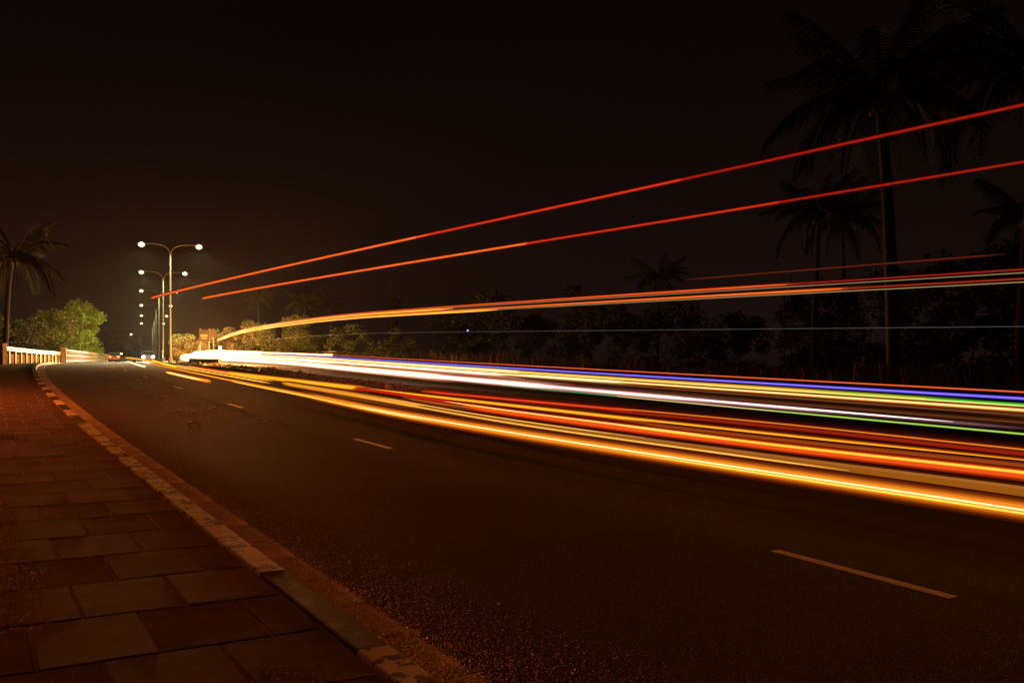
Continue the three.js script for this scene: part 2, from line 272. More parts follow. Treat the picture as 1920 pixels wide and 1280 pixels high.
{
  const A = new THREE.Vector3(...atPix(121, 677.5, 84)), B = new THREE.Vector3(...atPix(204, 677.5, 152));
  balustrade('long white concrete balustrade along the bridge, beside the lit green tree', A, B, 44, 1.12);
  const p = thing('pillar', 'stout white pillar between the steel guard rail and the balustrade', 'pillar', atPix(119, 678, 83.4), .4);
  mesh('shaft', boxG(.42, 1.3, .42, 0, .55, 0), offWhite, p); mesh('cap', boxG(.5, .1, .5, 0, 1.24, 0), offWhite, p);
}
{ // low picket railing on the median where the lights bend out of sight
  const A = road(62, 12.05, .12), B = road(80, 12.05, .12);
  balustrade('low white picket railing in front of the glare on the median', A, B, 34, .34);
  const C = road(80, 23.9, .1), D = road(200, 23.9, .1);
  balustrade('white balustrade of the bridge along the far carriageway', C, D, 60, 1.1);
}

// ---------------------------------------------------------------- street lamps
const poleMat = std({ color: lin(.11, .105, .08), metalness: .2, roughness: .6 }), bulbMat = glow(1, .98, .5, 2.2);
const tube = (pts, r0, r1, seg = 16, rad = 7) => {                        // a tube that tapers
  const cv = new THREE.CatmullRomCurve3(pts.map(p => new THREE.Vector3(...p))), g = new THREE.TubeGeometry(cv, seg, 1, rad), P = g.attributes.position, v = new THREE.Vector3();
  for (let i = 0; i <= seg; i++) { const c = cv.getPointAt(i / seg), r = r0 + (r1 - r0) * i / seg; for (let j = 0; j <= rad; j++) { const k = i * (rad + 1) + j; v.fromBufferAttribute(P, k).sub(c).multiplyScalar(r).add(c); P.setXYZ(k, v.x, v.y, v.z); } }
  return g;
};
function lampLight(x, y, z, c, cd, r, parent) { const l = new THREE.PointLight(c, cd); l.position.set(x, y, z); l.castShadow = true; l.shadow.radius = r / .02; parent.add(l); return l; }
function downLight(x, y, z, c, cd, r, parent) { const l = new THREE.SpotLight(c, cd, 0, 1.415, .2); l.position.set(x, y, z); l.target.position.set(x, y - 5, z); l.castShadow = true; l.shadow.radius = r / .02; parent.add(l, l.target); return l; }
function doubleLamp(pos, turn, label, arms, H, A, cd) {
  const g = thing('street_lamp', label, 'street lamp', pos, turn, 'twin-armed lamps along the median');
  mesh('pole', tube([[0, -.3, 0], [0, H * .5, 0], [0, H - .9, 0]], .095, .05), poleMat, g);
  mesh('base', new THREE.CylinderGeometry(.2, .24, .5, 10).translate(0, .2, 0), poleMat, g);
  for (const sd of arms) {
    mesh('arm', tube([[0, H - 1, 0], [sd * .12, H - .5, 0], [sd * .5, H - .1, 0], [sd * A * .6, H + .12, 0], [sd * A, H + .1, 0]], .034, .014), poleMat, g);
    const hd = mesh('lamp_head', new THREE.SphereGeometry(1, 14, 6, 0, 6.3, 0, Math.PI / 2).scale(.38, .14, .2).translate(sd * A, H + .1, 0), darkMetal, g);
    mesh('lamp', new THREE.SphereGeometry(.3, 16, 12).scale(1, .8, 1).translate(sd * A, H, 0), bulbMat, hd);
    downLight(sd * A, H - .3, 0, lin(.95, .96, .42), cd, .25, g);
  }
  return g;
}
const ords = ['tallest and nearest of the lamps on the median', 'second in the row on the median, behind the tallest', 'third in the row of median lamps', 'fourth in the row of median lamps', 'fifth in the row of median lamps', 'smallest and last lamp of the median row'];
for (let k = 0; k < 6; k++) {
  const s = 95.9 + 31.17 * k, v = road(s, 11.38, .1);
  doubleLamp(v.toArray(), -heading(s), 'lit twin-armed street lamp, ' + ords[k], [-1, 1], 11.2, 2.6, k < 3 ? 900 : 560);
}
{ const z = 330, g = thing('street_lamp', 'lone distant street lamp with a single lit arm, left of the median row', 'street lamp', [...atPix(263, 675, z)]);
  const H = 9; mesh('pole', tube([[0, -3, 0], [0, 4, 0], [0, H, 0]], .14, .09), poleMat, g); mesh('arm', tube([[0, H - .2, 0], [-1.5, H + .3, 0], [-3.4, H + .4, 0]], .07, .05), poleMat, g);
  const hd = mesh('lamp_head', boxG(.9, .16, .35, -3.4, H + .45, 0), darkMetal, g); mesh('lamp', new THREE.SphereGeometry(.4, 12, 8).translate(-3.4, H + .1, 0), bulbMat, hd); downLight(-3.4, H - .35, 0, 0xe8f0ff, 300, .25, g); }

{ // sodium lamp on the pavement side, left of the frame: the orange light over slabs and gutter
  const s = 23, v = road(s, -4.6, .1), H = 6.8, g = thing('street_lamp', 'orange street lamp left of the frame beside the brick-red pavement', 'street lamp', v.toArray(), -heading(s));
  mesh('pole', tube([[0, -.3, 0], [0, H * .5, 0], [0, H, 0]], .1, .06), poleMat, g); mesh('arm', tube([[0, H - .1, 0], [.5, H + .25, 0], [1.5, H + .35, 0]], .04, .03), poleMat, g);
  const hd = mesh('lamp_head', new THREE.SphereGeometry(1, 14, 6, 0, 6.3, 0, Math.PI / 2).scale(.4, .14, .2).translate(1.5, H + .3, 0), darkMetal, g);
  mesh('lamp', new THREE.SphereGeometry(.17, 12, 8).translate(1.5, H + .2, 0), glow(1, .3, .06, 20), hd); downLight(1.5, H + .02, 0, lin(1, .17, .025), 360, .15, g);
}

// ---------------------------------------------------------------- vehicles
function car(name, label, pos, turn, bodyMat, opt) {
  const g = thing(name, label, opt.category || 'car', pos, turn);
  const prof = new THREE.Shape([[-2.1, .35], [-2.12, .8], [-1.2, .95], [-.55, 1.42], [1.0, 1.45], [1.75, .98], [2.08, .9], [2.1, .35]].map(p => new THREE.Vector2(...p)));
  const b = new THREE.ExtrudeGeometry(prof, { depth: 1.56, bevelEnabled: true, bevelSize: .05, bevelThickness: .06, bevelSegments: 2 }); b.translate(0, 0, -.78); b.rotateY(-Math.PI / 2);   // nose at -z... front at z = -2.1
  mesh('body', b, bodyMat, g);
  const glass = std({ color: lin(.01, .012, .014), roughness: .1 });
  const pane = (y0, z0, y1, z1, w0, w1) => { const q = new THREE.BufferGeometry(); q.setAttribute('position', new THREE.Float32BufferAttribute([-w0, y0, z0, w0, y0, z0, w1, y1, z1, -w1, y1, z1], 3)); q.setIndex([0, 1, 2, 0, 2, 3]); q.computeVertexNormals(); return q; };
  mesh('windscreen', pane(.99, -1.24, 1.38, -.69, .72, .62), glass, g); mesh('rear_window', pane(1.06, 1.74, 1.41, 1.16, .7, .62), glass, g);
  const wh = new THREE.CylinderGeometry(.31, .31, .2, 18); wh.rotateZ(Math.PI / 2);
  for (const x of [-.76, .76]) for (const z of [-1.35, 1.3]) { const o = mesh('wheel', wh, rubber, g); o.position.set(x, .31, z); }
  for (const x of [-.6, .6]) {
    const f = mesh('headlight', new THREE.SphereGeometry(.13, 14, 10).scale(1.3, 1, .6).translate(x, .68, -2.17), opt.front || darkMetal, g);
    if (opt.light) opt.light(x, g);
    mesh('tail_light', boxG(.3, .16, .05, x, .82, 2.14), opt.rear || std({ color: lin(.2, .01, .01) }), g);
    if (opt.rearLight) lampLight(x, .82, 2.2, 0xff2808, opt.rearLight, .1, g);
  }
  mesh('number_plate', boxG(.5, .12, .02, 0, .55, 2.17), offWhite, g);
  return g;
}
{
  const z = 126, v = atPix(277, 679, z), [s] = sp(v[0], v[2]);
  car('car', 'oncoming car with dazzling white headlights at the foot of the lamp row', [v[0], groundAt(v[0], v[2]) * 0 + EYE + (683 - 678.5) / F * z, v[2]], -heading(s) + Math.PI, darkMetal, { front: glow(1, .95, .9, 300), light: (x, g) => { const l = new THREE.SpotLight(0xfff2e0, 1500, 0, .5, .8); l.position.set(x, .68, -2.3); l.target.position.set(x, .3, -20); l.castShadow = true; l.shadow.radius = 4; g.add(l, l.target); } });
}
{
  const z = 150, v = atPix(214, 678.5, z);
  car('car', 'dark car with red tail lights beyond the end of the white balustrade', v, .38, std({ color: lin(.03, .03, .035), roughness: .4 }), { rear: glow(1, .12, .02, 14), rearLight: 25 });
  const b = thing('barrier', 'white horizontal barrier arm on a post beside the dark car', 'barrier', atPix(193, 680, 146));
  mesh('post', boxG(.22, 1.4, .22, 0, .5, 0), offWhite, b); mesh('arm', boxG(3.1, .12, .1, 1.45, 1.15, .05), offWhite, b); mesh('lamp', new THREE.SphereGeometry(.13, 10, 8).translate(2.85, 1.42, .05), glow(1, .75, .3, 6), b);
  const w = thing('wall', 'low grey wall segment right of the car with red lights', 'wall', atPix(236, 680, 175));
  mesh('wall_panel', boxG(2.2, 1.1, .2, 0, .5, 0), offWhite, w); mesh('coping', boxG(2.3, .08, .3, 0, 1.09, 0), offWhite, w);
}
{ // a car coming up behind the viewpoint: its low beams rake the pavement and the lane
  const s = -9, v = road(s, 4.1, 0);
  car('car', 'car behind the viewpoint whose headlights rake over pavement and lane', v.toArray(), -heading(s), std({ color: lin(.1, .1, .1), roughness: .4 }), { front: glow(1, .5, .18, 6), light: (x, g) => { const l = new THREE.SpotLight(lin(1, .2, .03), 190, 0, .42, .6); l.position.set(x, .72, -2.35); l.target.position.set(x * .5 - .4, -1.3, -12); l.castShadow = true; l.shadow.radius = 5; g.add(l, l.target); } });
}

// ---------------------------------------------------------------- light trails: solid glowing strands at the height of the lamps that drew them
function pathOf(list, h, step = .5) {                                    // list of [s, p]: where in its lane the lamp ran
  const out = [], h0 = typeof h === 'function' ? h : () => h, a = list[0][0], b = list[list.length - 1][0], n = Math.max(6, Math.round(Math.abs(b - a) / (step * (1 + Math.abs(b - a) / 60))));
  for (let i = 0; i <= n; i++) {
    const s = a + (b - a) * i / n; let k = 0; while (k < list.length - 2 && s > list[k + 1][0]) k++;
    const P = q => list[clamp(q, 0, list.length - 1)], [s0, p0] = P(k), [s1, p1] = P(k + 1), t = clamp((s - s0) / (s1 - s0), 0, 1), m0 = k ? (p1 - P(k - 1)[1]) / (s1 - P(k - 1)[0]) : (p1 - p0) / (s1 - s0), m1 = k + 2 < list.length ? (P(k + 2)[1] - p0) / (P(k + 2)[0] - s0) : (p1 - p0) / (s1 - s0), d = s1 - s0;
    const p = (2 * t ** 3 - 3 * t ** 2 + 1) * p0 + (t ** 3 - 2 * t ** 2 + t) * d * m0 + (3 * t ** 2 - 2 * t ** 3) * p1 + (t ** 3 - t ** 2) * d * m1;
    out.push([s, p, h0(s)]);
  }
  return out;
}
function strandGeo(path, a, b, dp = 0, dh = 0, seg = 8, taper, grow = 0, off = 0) {                // elliptical strand, half width a, half height b, pointed at both ends
  const pos = [], uv = [], ix = [], n = path.length;
  path.forEach(([s, p, h], i) => { const e = taper ? taper(i / (n - 1)) : Math.min(1, Math.min(i, n - 1 - i) / 1.5 + .12), w = 1 + grow * Math.max(0, s - 3); for (let j = 0; j < seg; j++) { const t = j / seg * 6.28319, v = road(s, p + dp + Math.cos(t) * a * e * w, h + dh + off * (w - 1) + Math.sin(t) * b * e * w); pos.push(v.x, v.y, v.z); uv.push(s, j / seg); } });
  for (let i = 0; i < n - 1; i++) for (let j = 0; j < seg; j++) { const k = (j + 1) % seg, q = i * seg; ix.push(q + j, q + k, q + seg + k, q + j, q + seg + k, q + seg + j); }
  for (const q of [0, (n - 1) * seg]) for (let j = 1; j < seg - 1; j++) ix.push(q, q + j, q + j + 1);
  const g = new THREE.BufferGeometry(); g.setAttribute('position', new THREE.Float32BufferAttribute(pos, 3)); g.setAttribute('uv', new THREE.Float32BufferAttribute(uv, 2)); g.setIndex(ix); g.computeVertexNormals(); return g;
}
const mats = new Map();
const G = (r, g, b) => { const k = r + ',' + g + ',' + b; if (!mats.has(k)) mats.set(k, glow(r, g, b)); return mats.get(k); };
// strands: [name, list-part from s to s, half width, half height, side offset, height offset, colour]
function trail(label, list, h, strands, grow = 0, group) {
  const g = thing('light_trail', label, 'light trail', [0, 0, 0], 0, group);
  const full = pathOf(list, h);
  for (const [nm, a, b, dp, dh, col, from = -1e9, to = 1e9] of strands) {
    const a0 = from <= full[0][0] ? 0 : 1.6 * (full[1][0] - full[0][0]), P = full.filter(q => q[0] >= from - a0 && q[0] <= to + 1.6 * (full[1][0] - full[0][0]));   // colours overlap where they change if (P.length < 3) continue;
    if (!/band/.test(nm)) { mesh(nm, strandGeo(P, a, b, dp, dh, 8, undefined, grow), G(...col), g); continue; }
    const m = Math.max(...col), tint = (k, w) => col.map(c => k * (c * (1 - w) + w * c * c / m));          // a lamp's light thins out and deepens in colour towards the streak's edges
    mesh(nm, strandGeo(P, a, b * .72, dp, dh, 8, undefined, grow), G(...col), g);
    for (const [o, hb, k, w] of [[.72, .16, .6, .25], [.98, .13, .3, .5], [1.22, .12, .12, .7], [1.5, .12, .045, .8]]) for (const sd of [-1, 1]) mesh('fine_strand', strandGeo(P, a * .6, b * hb, dp, dh + sd * b * o, 6, undefined, grow, sd * b * o), G(...tint(k, w)), g);
  }
  return g;
}
const E = 92;                                                            // where the lanes bend out of sight
// tall bus going away: its two roof marker lamps
trail('long red roof-lamp streak, upper of the two rising to the top right', [[2.4, 6.0], [20, 6.0], [41.6, 5.95]], s => 3.16 + .1 * clamp((s - 8) / 33, 0, 1), [['glow_band', .009, .010, 0, 0, [1.15, .17, .02], 13], ['glow_band', .009, .010, 0, 0, [.7, .035, .008], 6.6, 13.4], ['glow_band', .009, .010, 0, 0, [.36, .012, .004], -9, 7], ['bright_core', .003, .003, -.0085, 0, [1.4, .24, .04], 12]], .07);
trail('long red roof-lamp streak, lower of the two rising to the right', [[3.4, 8.4], [20, 8.4], [43.8, 8.35]], s => 3.28 + .12 * clamp((s - 10) / 33, 0, 1), [['glow_band', .011, .011, 0, 0, [1.15, .17, .02], 14], ['glow_band', .011, .011, 0, 0, [.62, .03, .008], 7.6, 14.4], ['glow_band', .011, .011, 0, 0, [.34, .014, .004], -9, 8], ['bright_core', .0035, .0035, -.01, 0, [1.4, .24, .04], 13]], .065);
// oncoming lorry's cab lamps, far carriageway
trail('close pair of red and pale streaks rising gently to the right', [[6, 16.6], [30, 16.6], [60, 16.8], [94, 17], [117, 17.2]], s => 2.96 - .25 * sm(clamp((s - 80) / 40, 0, 1)), [
  ['glow_band', .03, .03, 0, .06, [.9, .1, .015], 16], ['glow_band', .022, .018, 0, .06, [.3, .015, .008], -9, 17], ['pale_strand', .008, .008, 0, 0, [.34, .24, .12], -9, 60],
  ['glow_band', .03, .03, 0, -.11, [1.0, .17, .02], 14], ['glow_band', .022, .018, 0, -.11, [.35, .025, .008], -9, 15], ['pale_strand', .008, .008, 0, -.17, [.4, .3, .13], -9, 60], ['bright_core', .04, .035, 0, -.02, [1.7, .6, .05], 36], ['bright_core', .04, .035, 0, -.17, [1.7, .65, .07], 32]]);
trail('faint grey hairline streak across the dark bushes', [[8, 18], [50, 18], [80, 18]], 2.02, [['pale_strand', .009, .009, 0, 0, [.05, .05, .052]]]);
trail('short dim red streak high at the right edge', [[9, 14.5], [13, 14.5], [17, 14.5]], 3.1, [['glow_band', .02, .016, 0, 0, [.1, .016, .004]]]);
// oncoming headlights and running lights, far carriageway
trail('thin red streak along the top of the white headlight streaks', [[6, 13.5], [40, 13.5], [90, 13.8]], .935, [['glow_band', .014, .012, 0, 0, [1.0, .15, .03]]]);
trail('violet and blue streak just under the thin red one', [[6, 13.5], [40, 13.5], [58, 13.6]], .84, [['glow_band', .022, .024, 0, 0, [.07, .025, .85]], ['bright_core', .005, .005, -.022, .009, [.45, .32, 1.2]], ['bright_core', .005, .005, -.022, -.009, [.32, .26, 1.2]]]);
trail('yellow streak turning green at the right edge', [[6, 13.6], [40, 13.6], [62, 13.7]], .735, [['glow_band', .024, .021, 0, .006, [.1, .6, .04], -9, 10.3], ['glow_band', .032, .03, 0, .006, [.55, .6, .03], 10, 12.4], ['glow_band', .036, .034, 0, .004, [1.1, .55, .05], 12, 24], ['glow_band', .05, .05, 0, 0, [1.8, 1.1, .4], 23, 62], ['bright_core', .008, .008, -.036, -.01, [1.2, 1.1, .3], 8, 60]]);
trail('orange streak with a pale core under the yellow-green one', [[6, 13.7], [40, 13.7], [94, 14]], .655, [['glow_band', .05, .036, 0, 0, [.85, .25, .02]], ['glow_band', .06, .05, 0, 0, [1.9, 1.2, .5], 18, 26], ['glow_band', .07, .085, 0, 0, [4, 2.1, 1.15], 25], ['bright_core', .011, .011, -.046, .003, [1.9, 1.3, .5]]]);
trail('broad brown-orange streak turning white on its way left', [[7, 14.4], [40, 14.4], [94, 14.6]], .53, [['glow_band', .06, .055, 0, .01, [.16, .055, .012], -9, 16], ['glow_band', .06, .05, 0, .012, [.5, .18, .04], 15, 24], ['glow_band', .06, .075, 0, .012, [3.6, 1.8, 1.0], 23], ['pale_strand', .008, .008, -.056, .02, [.32, .12, .05], -9, 18], ['pale_strand', .008, .008, -.054, -.03, [.3, .12, .04], -9, 20]]);
trail('broad pinkish white streak fading to violet at the right', [[8, 13.5], [40, 13.5], [94, 13.7]], .4, [['glow_band', .05, .028, 0, 0, [.18, .08, .1], -9, 12.2], ['glow_band', .05, .034, 0, 0, [.75, .4, .4], 12, 16], ['glow_band', .055, .05, 0, 0, [1.4, .75, .68], 15.8, 22], ['glow_band', .06, .075, 0, 0, [2.6, 1.4, 1.1], 21, 30], ['glow_band', .07, .1, 0, 0, [4.4, 2.2, 1.3], 29], ['bright_core', .014, .012, -.05, .012, [2.2, 1.8, 1.5], 11]]);
trail('thin green and yellow streak lowest of the headlight streaks', [[5.5, 13.3], [20, 13.3], [34, 13.3]], .335, [['glow_band', .013, .013, 0, 0, [.5, .8, .12], -9, 13], ['glow_band', .011, .011, 0, 0, [.9, .75, .25], 12.6, 18], ['glow_band', .009, .009, 0, 0, [.12, .5, .2], 17.8, 24], ['pale_strand', .008, .008, 0, 0, [.3, .1, .06], 23.8]]);
// where the headlights face the viewpoint
const blaze = glow(1, .46, .13, 16);
for (const [p, h, a, b, s0, s1, lab] of [[13.7, .55, .22, .4, 36, 150, 'blinding white headlight streak where the road bends, nearest the median'], [15.3, .85, .24, .46, 47, 160, 'blinding white headlight streak where the road bends, middle of the glare'], [17.2, .8, .2, .42, 54, 165, 'blinding white headlight streak where the road bends, beyond the others']]) {
  const g = thing('light_trail', lab, 'light trail'), path = pathOf([[s0, p], [(s0 + s1) / 2, p], [s1, p]], h, .8);
  mesh('glow_band', strandGeo(path, a, b, 0, 0, 10, t => Math.min(1, sm(clamp(t / .55, 0, 1)) + .08, sm(clamp((1 - t) / .35, 0, 1)) + .12)), blaze, g);
}
for (const [s, p, k] of [[58, 13.4, 60], [74, 14.6, 200], [90, 14.2, 260], [106, 14.6, 260], [120, 15, 200]]) { const v = road(s, p, 1.0); lampLight(v.x, v.y, v.z, lin(1, .34, .075), k * 6, .3, scene); }
trail('dim brown-orange haze-coloured band between the headlight streaks', [[7.5, 14], [40, 14], [60, 14.2]], .57, [['glow_band', .04, .05, .1, 0, [.09, .026, .006]], ['pale_strand', .007, .007, .05, -.02, [.2, .07, .03]]]);  // added dim glow between the streaks, drawn by no lamp
for (const [s, p, ts, tp, k, c] of [[84, 17.4, 40, 25, 4500, .1], [104, 14.5, 62, 12.9, 4000, .1]]) { const v = road(s, p, k > 5000 ? 2.6 : 1.25), t = road(ts, tp, .3), l = new THREE.SpotLight(lin(1, .34, .07), k, 0, c, .6); l.position.copy(v); l.target.position.copy(t); l.castShadow = true; l.shadow.radius = 8; scene.add(l, l.target); }   // the oncoming headlights' beams
trail('deep red-brown blur filling the gaps between the thin orange and yellow streaks', [[4.6, 10.1], [9, 10], [14, 9.6], [20, 9.1]], .385, [['glow_band', .03, .1, 0, 0, [.2, .032, .004]], ['pale_strand', .008, .008, -.04, .045, [.3, .07, .01]], ['pale_strand', .007, .007, -.04, -.05, [.22, .05, .008]]]);  // this and the next three: glowing fill added for the gaps, no lamps behind them
trail('deep orange-brown blur behind the red-orange and yellow streaks', [[4.2, 9.6], [8, 9.4], [14, 9.0], [20, 8.6]], .3, [['glow_band', .03, .11, 0, 0, [.36, .07, .005]], ['pale_strand', .008, .008, -.04, .03, [.5, .12, .01]], ['pale_strand', .008, .008, -.04, -.05, [.42, .1, .01]]]);
trail('dark brown blur between the two broadest orange streaks', [[3.8, 8.6], [6, 8.4], [11, 8], [17, 8], [24, 8]], .16, [['glow_band', .03, .08, 0, 0, [.14, .036, .003]], ['pale_strand', .007, .007, -.04, .01, [.3, .1, .012]]]);
trail('dim brown blur under the orange and pale headlight streaks', [[7, 14.6], [14, 14.5], [40, 14.5], [60, 14.6]], .5, [['glow_band', .03, .16, 0, 0, [.06, .016, .003]], ['pale_strand', .008, .008, -.04, .08, [.24, .08, .02]], ['pale_strand', .008, .008, -.04, -.1, [.16, .05, .015]]]);
// tail and indicator lamps going away, near carriageway
trail('broad orange streak with a white core nearest the viewer', [[2.6, 6.4], [3.8, 6.38], [6, 6.2], [10.1, 5.9], [14, 5.8], [18, 5.95], [23.1, 6.05], [32, 6.2], [46, 6.35]], .44, [['glow_band', .05, .058, 0, 0, [1.0, .28, .015], -9, 18], ['glow_band', .045, .035, 0, 0, [1.0, .33, .02], 17.8, 26], ['bright_core', .008, .0075, -.049, .008, [1.8, 1.2, .5], -9, 15], ['bright_core', .009, .009, -.049, -.014, [1.7, .9, .12], 13, 25], ['bright_core', .008, .0075, -.047, -.016, [1.6, .9, .1], -9, 7], ['glow_band', .03, .022, 0, 0, [1.4, .45, .03], 25.8]]);
trail('dull brown-orange streak above the broad orange one', [[3, 7.15], [4.2, 7.1], [6.7, 6.85], [11.2, 6.6], [16.8, 6.8], [24, 6.9]], .46, [['glow_band', .05, .05, 0, -.012, [.32, .09, .006], -9, 8], ['glow_band', .05, .04, 0, -.008, [.3, .11, .008], 7.8, 15], ['glow_band', .05, .05, 0, 0, [.85, .32, .02], 14.8], ['pale_strand', .012, .011, -.04, .032, [.38, .12, .02], -9, 9], ['bright_core', .009, .008, -.05, -.012, [1.3, .6, .1], 6.5, 17], ['bright_core', .008, .007, -.04, .036, [1.2, .55, .1], 7.5, 16]]);
trail('red-orange streak with a yellow core in the middle of the tail-light streaks', [[3.4, 8.1], [4.8, 8], [7.4, 7.65], [12.7, 7.4], [16, 7.45], [21, 7.5]], .48, [['glow_band', .05, .05, 0, -.012, [.9, .09, .008], -9, 14], ['bright_core', .013, .012, -.048, .01, [1.6, .7, .05], -9, 9], ['bright_core', .01, .01, -.048, .022, [1.5, .75, .16], 8.8, 14.6], ['red_band', .03, .02, 0, .02, [.75, .012, .012], 13.6, 21], ['glow_band', .04, .026, 0, .066, [.3, .05, .006], -9, 9]]);
trail('yellow streak above the red-orange one', [[3.6, 8.65], [5.1, 8.57], [8.1, 8.3], [13.6, 7.95], [18.7, 7.6], [24.8, 7.2], [30, 6.9], [38, 6.85]], .51, [['glow_band', .024, .024, 0, 0, [1.6, .52, .02], -9, 21], ['glow_band', .05, .05, 0, 0, [1.5, .55, .02], 20, 30], ['red_band', .03, .02, 0, -.05, [.45, .03, .005], -9, 12], ['glow_band', .04, .04, 0, 0, [1.4, .2, .05], 29.8]]);
trail('thin orange streak topmost of the tail-light streaks', [[4, 9.35], [5.6, 9.3], [9.1, 9.25], [14.8, 8.6], [18, 8.2]], .53, [['glow_band', .013, .013, 0, .01, [1.2, .3, .02], -9, 12], ['red_band', .035, .026, 0, -.03, [.28, .015, .004], -9, 12], ['red_band', .034, .024, 0, 0, [.8, .05, .01], 11.8]]);
trail('pair of thin yellow streaks running to the foot of the lamp row', [[23, 6.35], [30, 6.4], [44, 6.4], [74, 7]], .5, [['bright_core', .018, .016, 0, 0, [1.7, .7, .06]], ['bright_core', .016, .014, .06, .05, [1.6, .6, .05]]]);
trail('short fat orange dash of light over the lane markings', [[19.6, 4.24], [22.5, 4.26], [25.6, 4.32]], .7, [['glow_band', .05, .035, 0, 0, [1.4, .4, .02]], ['bright_core', .03, .02, -.03, 0, [1.8, 1.0, .3], 20.5, 25]]);
trail('short white-orange dash of light at the crest of the lane', [[30.6, 4.45], [34, 4.55], [37.6, 4.65]], .7, [['glow_band', .06, .04, 0, 0, [1.8, 1.2, .6]]]);
trail('short yellow dash of light just right of the dazzling headlights', [[29.5, 5.2], [34, 5.4], [39.4, 5.75]], .72, [['glow_band', .05, .04, 0, 0, [1.7, .85, .06]]]);

// ---------------------------------------------------------------- plants
function leafCloud(n, shape, size, cols, geoBase) {                      // many small leaves spread through a volume
  const gs = [], pos = [], nor = [], col = [], ix = []; const v = new THREE.Vector3(), a = new THREE.Vector3(), b = new THREE.Vector3();
  for (let i = 0; i < n; i++) {
    const c = shape(); if (!c) continue; const l = size * rr(.6, 1.4), w = l * rr(.35, .6);
    a.set(rr(-1, 1), rr(-.9, .5), rr(-1, 1)).normalize(); b.set(rr(-1, 1), rr(-1, 1), rr(-1, 1)).cross(a).normalize();
    const k = pos.length / 3, t = cols[(rnd() * cols.length) | 0], q = rr(.75, 1.25);
    for (const [u, s, d] of [[-.5, 0, 0], [0, .5, .06], [.55, 0, -.04], [0, -.5, .06]]) pos.push(c[0] + a.x * u * l + b.x * s * w, c[1] + a.y * u * l + b.y * s * w - d * l, c[2] + a.z * u * l + b.z * s * w), col.push(t[0] * q, t[1] * q, t[2] * q);
    ix.push(k, k + 1, k + 2, k, k + 2, k + 3);
  }
  const g = new THREE.BufferGeometry(); g.setAttribute('position', new THREE.Float32BufferAttribute(pos, 3)); g.setAttribute('color', new THREE.Float32BufferAttribute(col, 3)); g.setIndex(ix); g.computeVertexNormals(); return g;
}
const leafMat = std({ color: 0xffffff, vertexColors: true, roughness: .85 });
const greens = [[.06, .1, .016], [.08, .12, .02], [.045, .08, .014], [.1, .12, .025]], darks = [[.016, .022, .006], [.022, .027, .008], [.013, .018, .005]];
function clumps(n, W, H, D, y0, squash = .8) {                           // clump centres filling a crown
  const c = []; for (let i = 0; i < n; i++) { const t = rr(0, 6.28), u = rnd(), r = Math.sqrt(rnd()), y = u; const prof = Math.sin(Math.PI * (.12 + .8 * u)) ** .6; c.push([Math.cos(t) * r * W / 2 * prof, y0 + y * H, Math.sin(t) * r * D / 2 * prof, rr(.12, .24) * Math.min(W, H)]); } return () => { const k = c[(rnd() * n) | 0], t = rr(0, 6.28), f = Math.acos(rr(-1, 1)), q = k[3] * rnd() ** .4; return [k[0] + q * Math.sin(f) * Math.cos(t), k[1] + q * Math.cos(f) * squash, k[2] + q * Math.sin(f) * Math.sin(t)]; };
}
function tree(name, label, x, z, W, H, o = {}) {                         // trunk, limbs, crown
  const y = o.y ?? groundAt(x, z), g = thing(name, label, o.category || 'tree', [x, y - .1, z], rr(0, 6.28), o.group), th = H * (o.stem ?? .35);
  const tr = mesh('trunk', tube([[0, -.3, 0], [rr(-.1, .1) * W * .3, th * .6, rr(-.1, .1)], [rr(-.05, .05) * W, th * 1.5, 0]], H * .028 + .04, H * .012 + .02, 10), bark, g);
  for (let i = 0; i < 5; i++) { const t = i * 1.26 + rr(-.4, .4), q = rr(.25, .42) * W; mesh('limb', tube([[0, th * rr(.6, 1), 0], [Math.cos(t) * q * .5, th + H * .15, Math.sin(t) * q * .5], [Math.cos(t) * q, th + H * rr(.25, .45), Math.sin(t) * q]], H * .012 + .02, .012, 8, 5), bark, tr); }
  mesh('crown', leafCloud(o.n || 5000, clumps(o.clumps || 26, W, H * (1 - (o.low ?? .12)), W, H * (o.low ?? .12)), o.leaf || .22, o.cols || greens), leafMat, g);
  return g;
}
// the lit tree and its darker neighbours, left
{
  const put = (px, z) => [(px - 960) / F * z, -z];
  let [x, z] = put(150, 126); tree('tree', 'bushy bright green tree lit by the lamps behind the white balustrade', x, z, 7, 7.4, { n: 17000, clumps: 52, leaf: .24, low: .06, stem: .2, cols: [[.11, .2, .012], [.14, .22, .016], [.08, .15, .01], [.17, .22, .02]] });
  [x, z] = put(92, 106); tree('tree', 'dull green tree between the palm and the bright tree', x, z, 6.4, 5.6, { n: 14000, clumps: 44, leaf: .22, low: .05, stem: .2 });
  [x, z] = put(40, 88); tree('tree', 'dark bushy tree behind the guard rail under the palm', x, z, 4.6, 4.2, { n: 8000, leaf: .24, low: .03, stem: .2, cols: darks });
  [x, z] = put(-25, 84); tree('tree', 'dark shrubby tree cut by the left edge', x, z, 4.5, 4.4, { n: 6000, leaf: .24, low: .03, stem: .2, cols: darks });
  const b = atPix(150, 622, 121), t = atPix(163, 562, 121), st = thing('reed_stem', 'thin bare cane leaning up out of the bright green tree', 'cane', [b[0], b[1] - 2.5, b[2]]);
  mesh('stem', tube([[0, 0, 0], [.15, 2.6, 0], [t[0] - b[0], t[1] - b[1] + 2.5, 0]], .03, .008, 12, 5), std({ color: lin(.3, .28, .14) }), st);
  mesh('leaf', leafCloud(30, () => { const q = rnd(); return [.1 + .6 * q, 2 + 3.2 * q, rr(-.1, .1)]; }, .1, greens), leafMat, st);
}
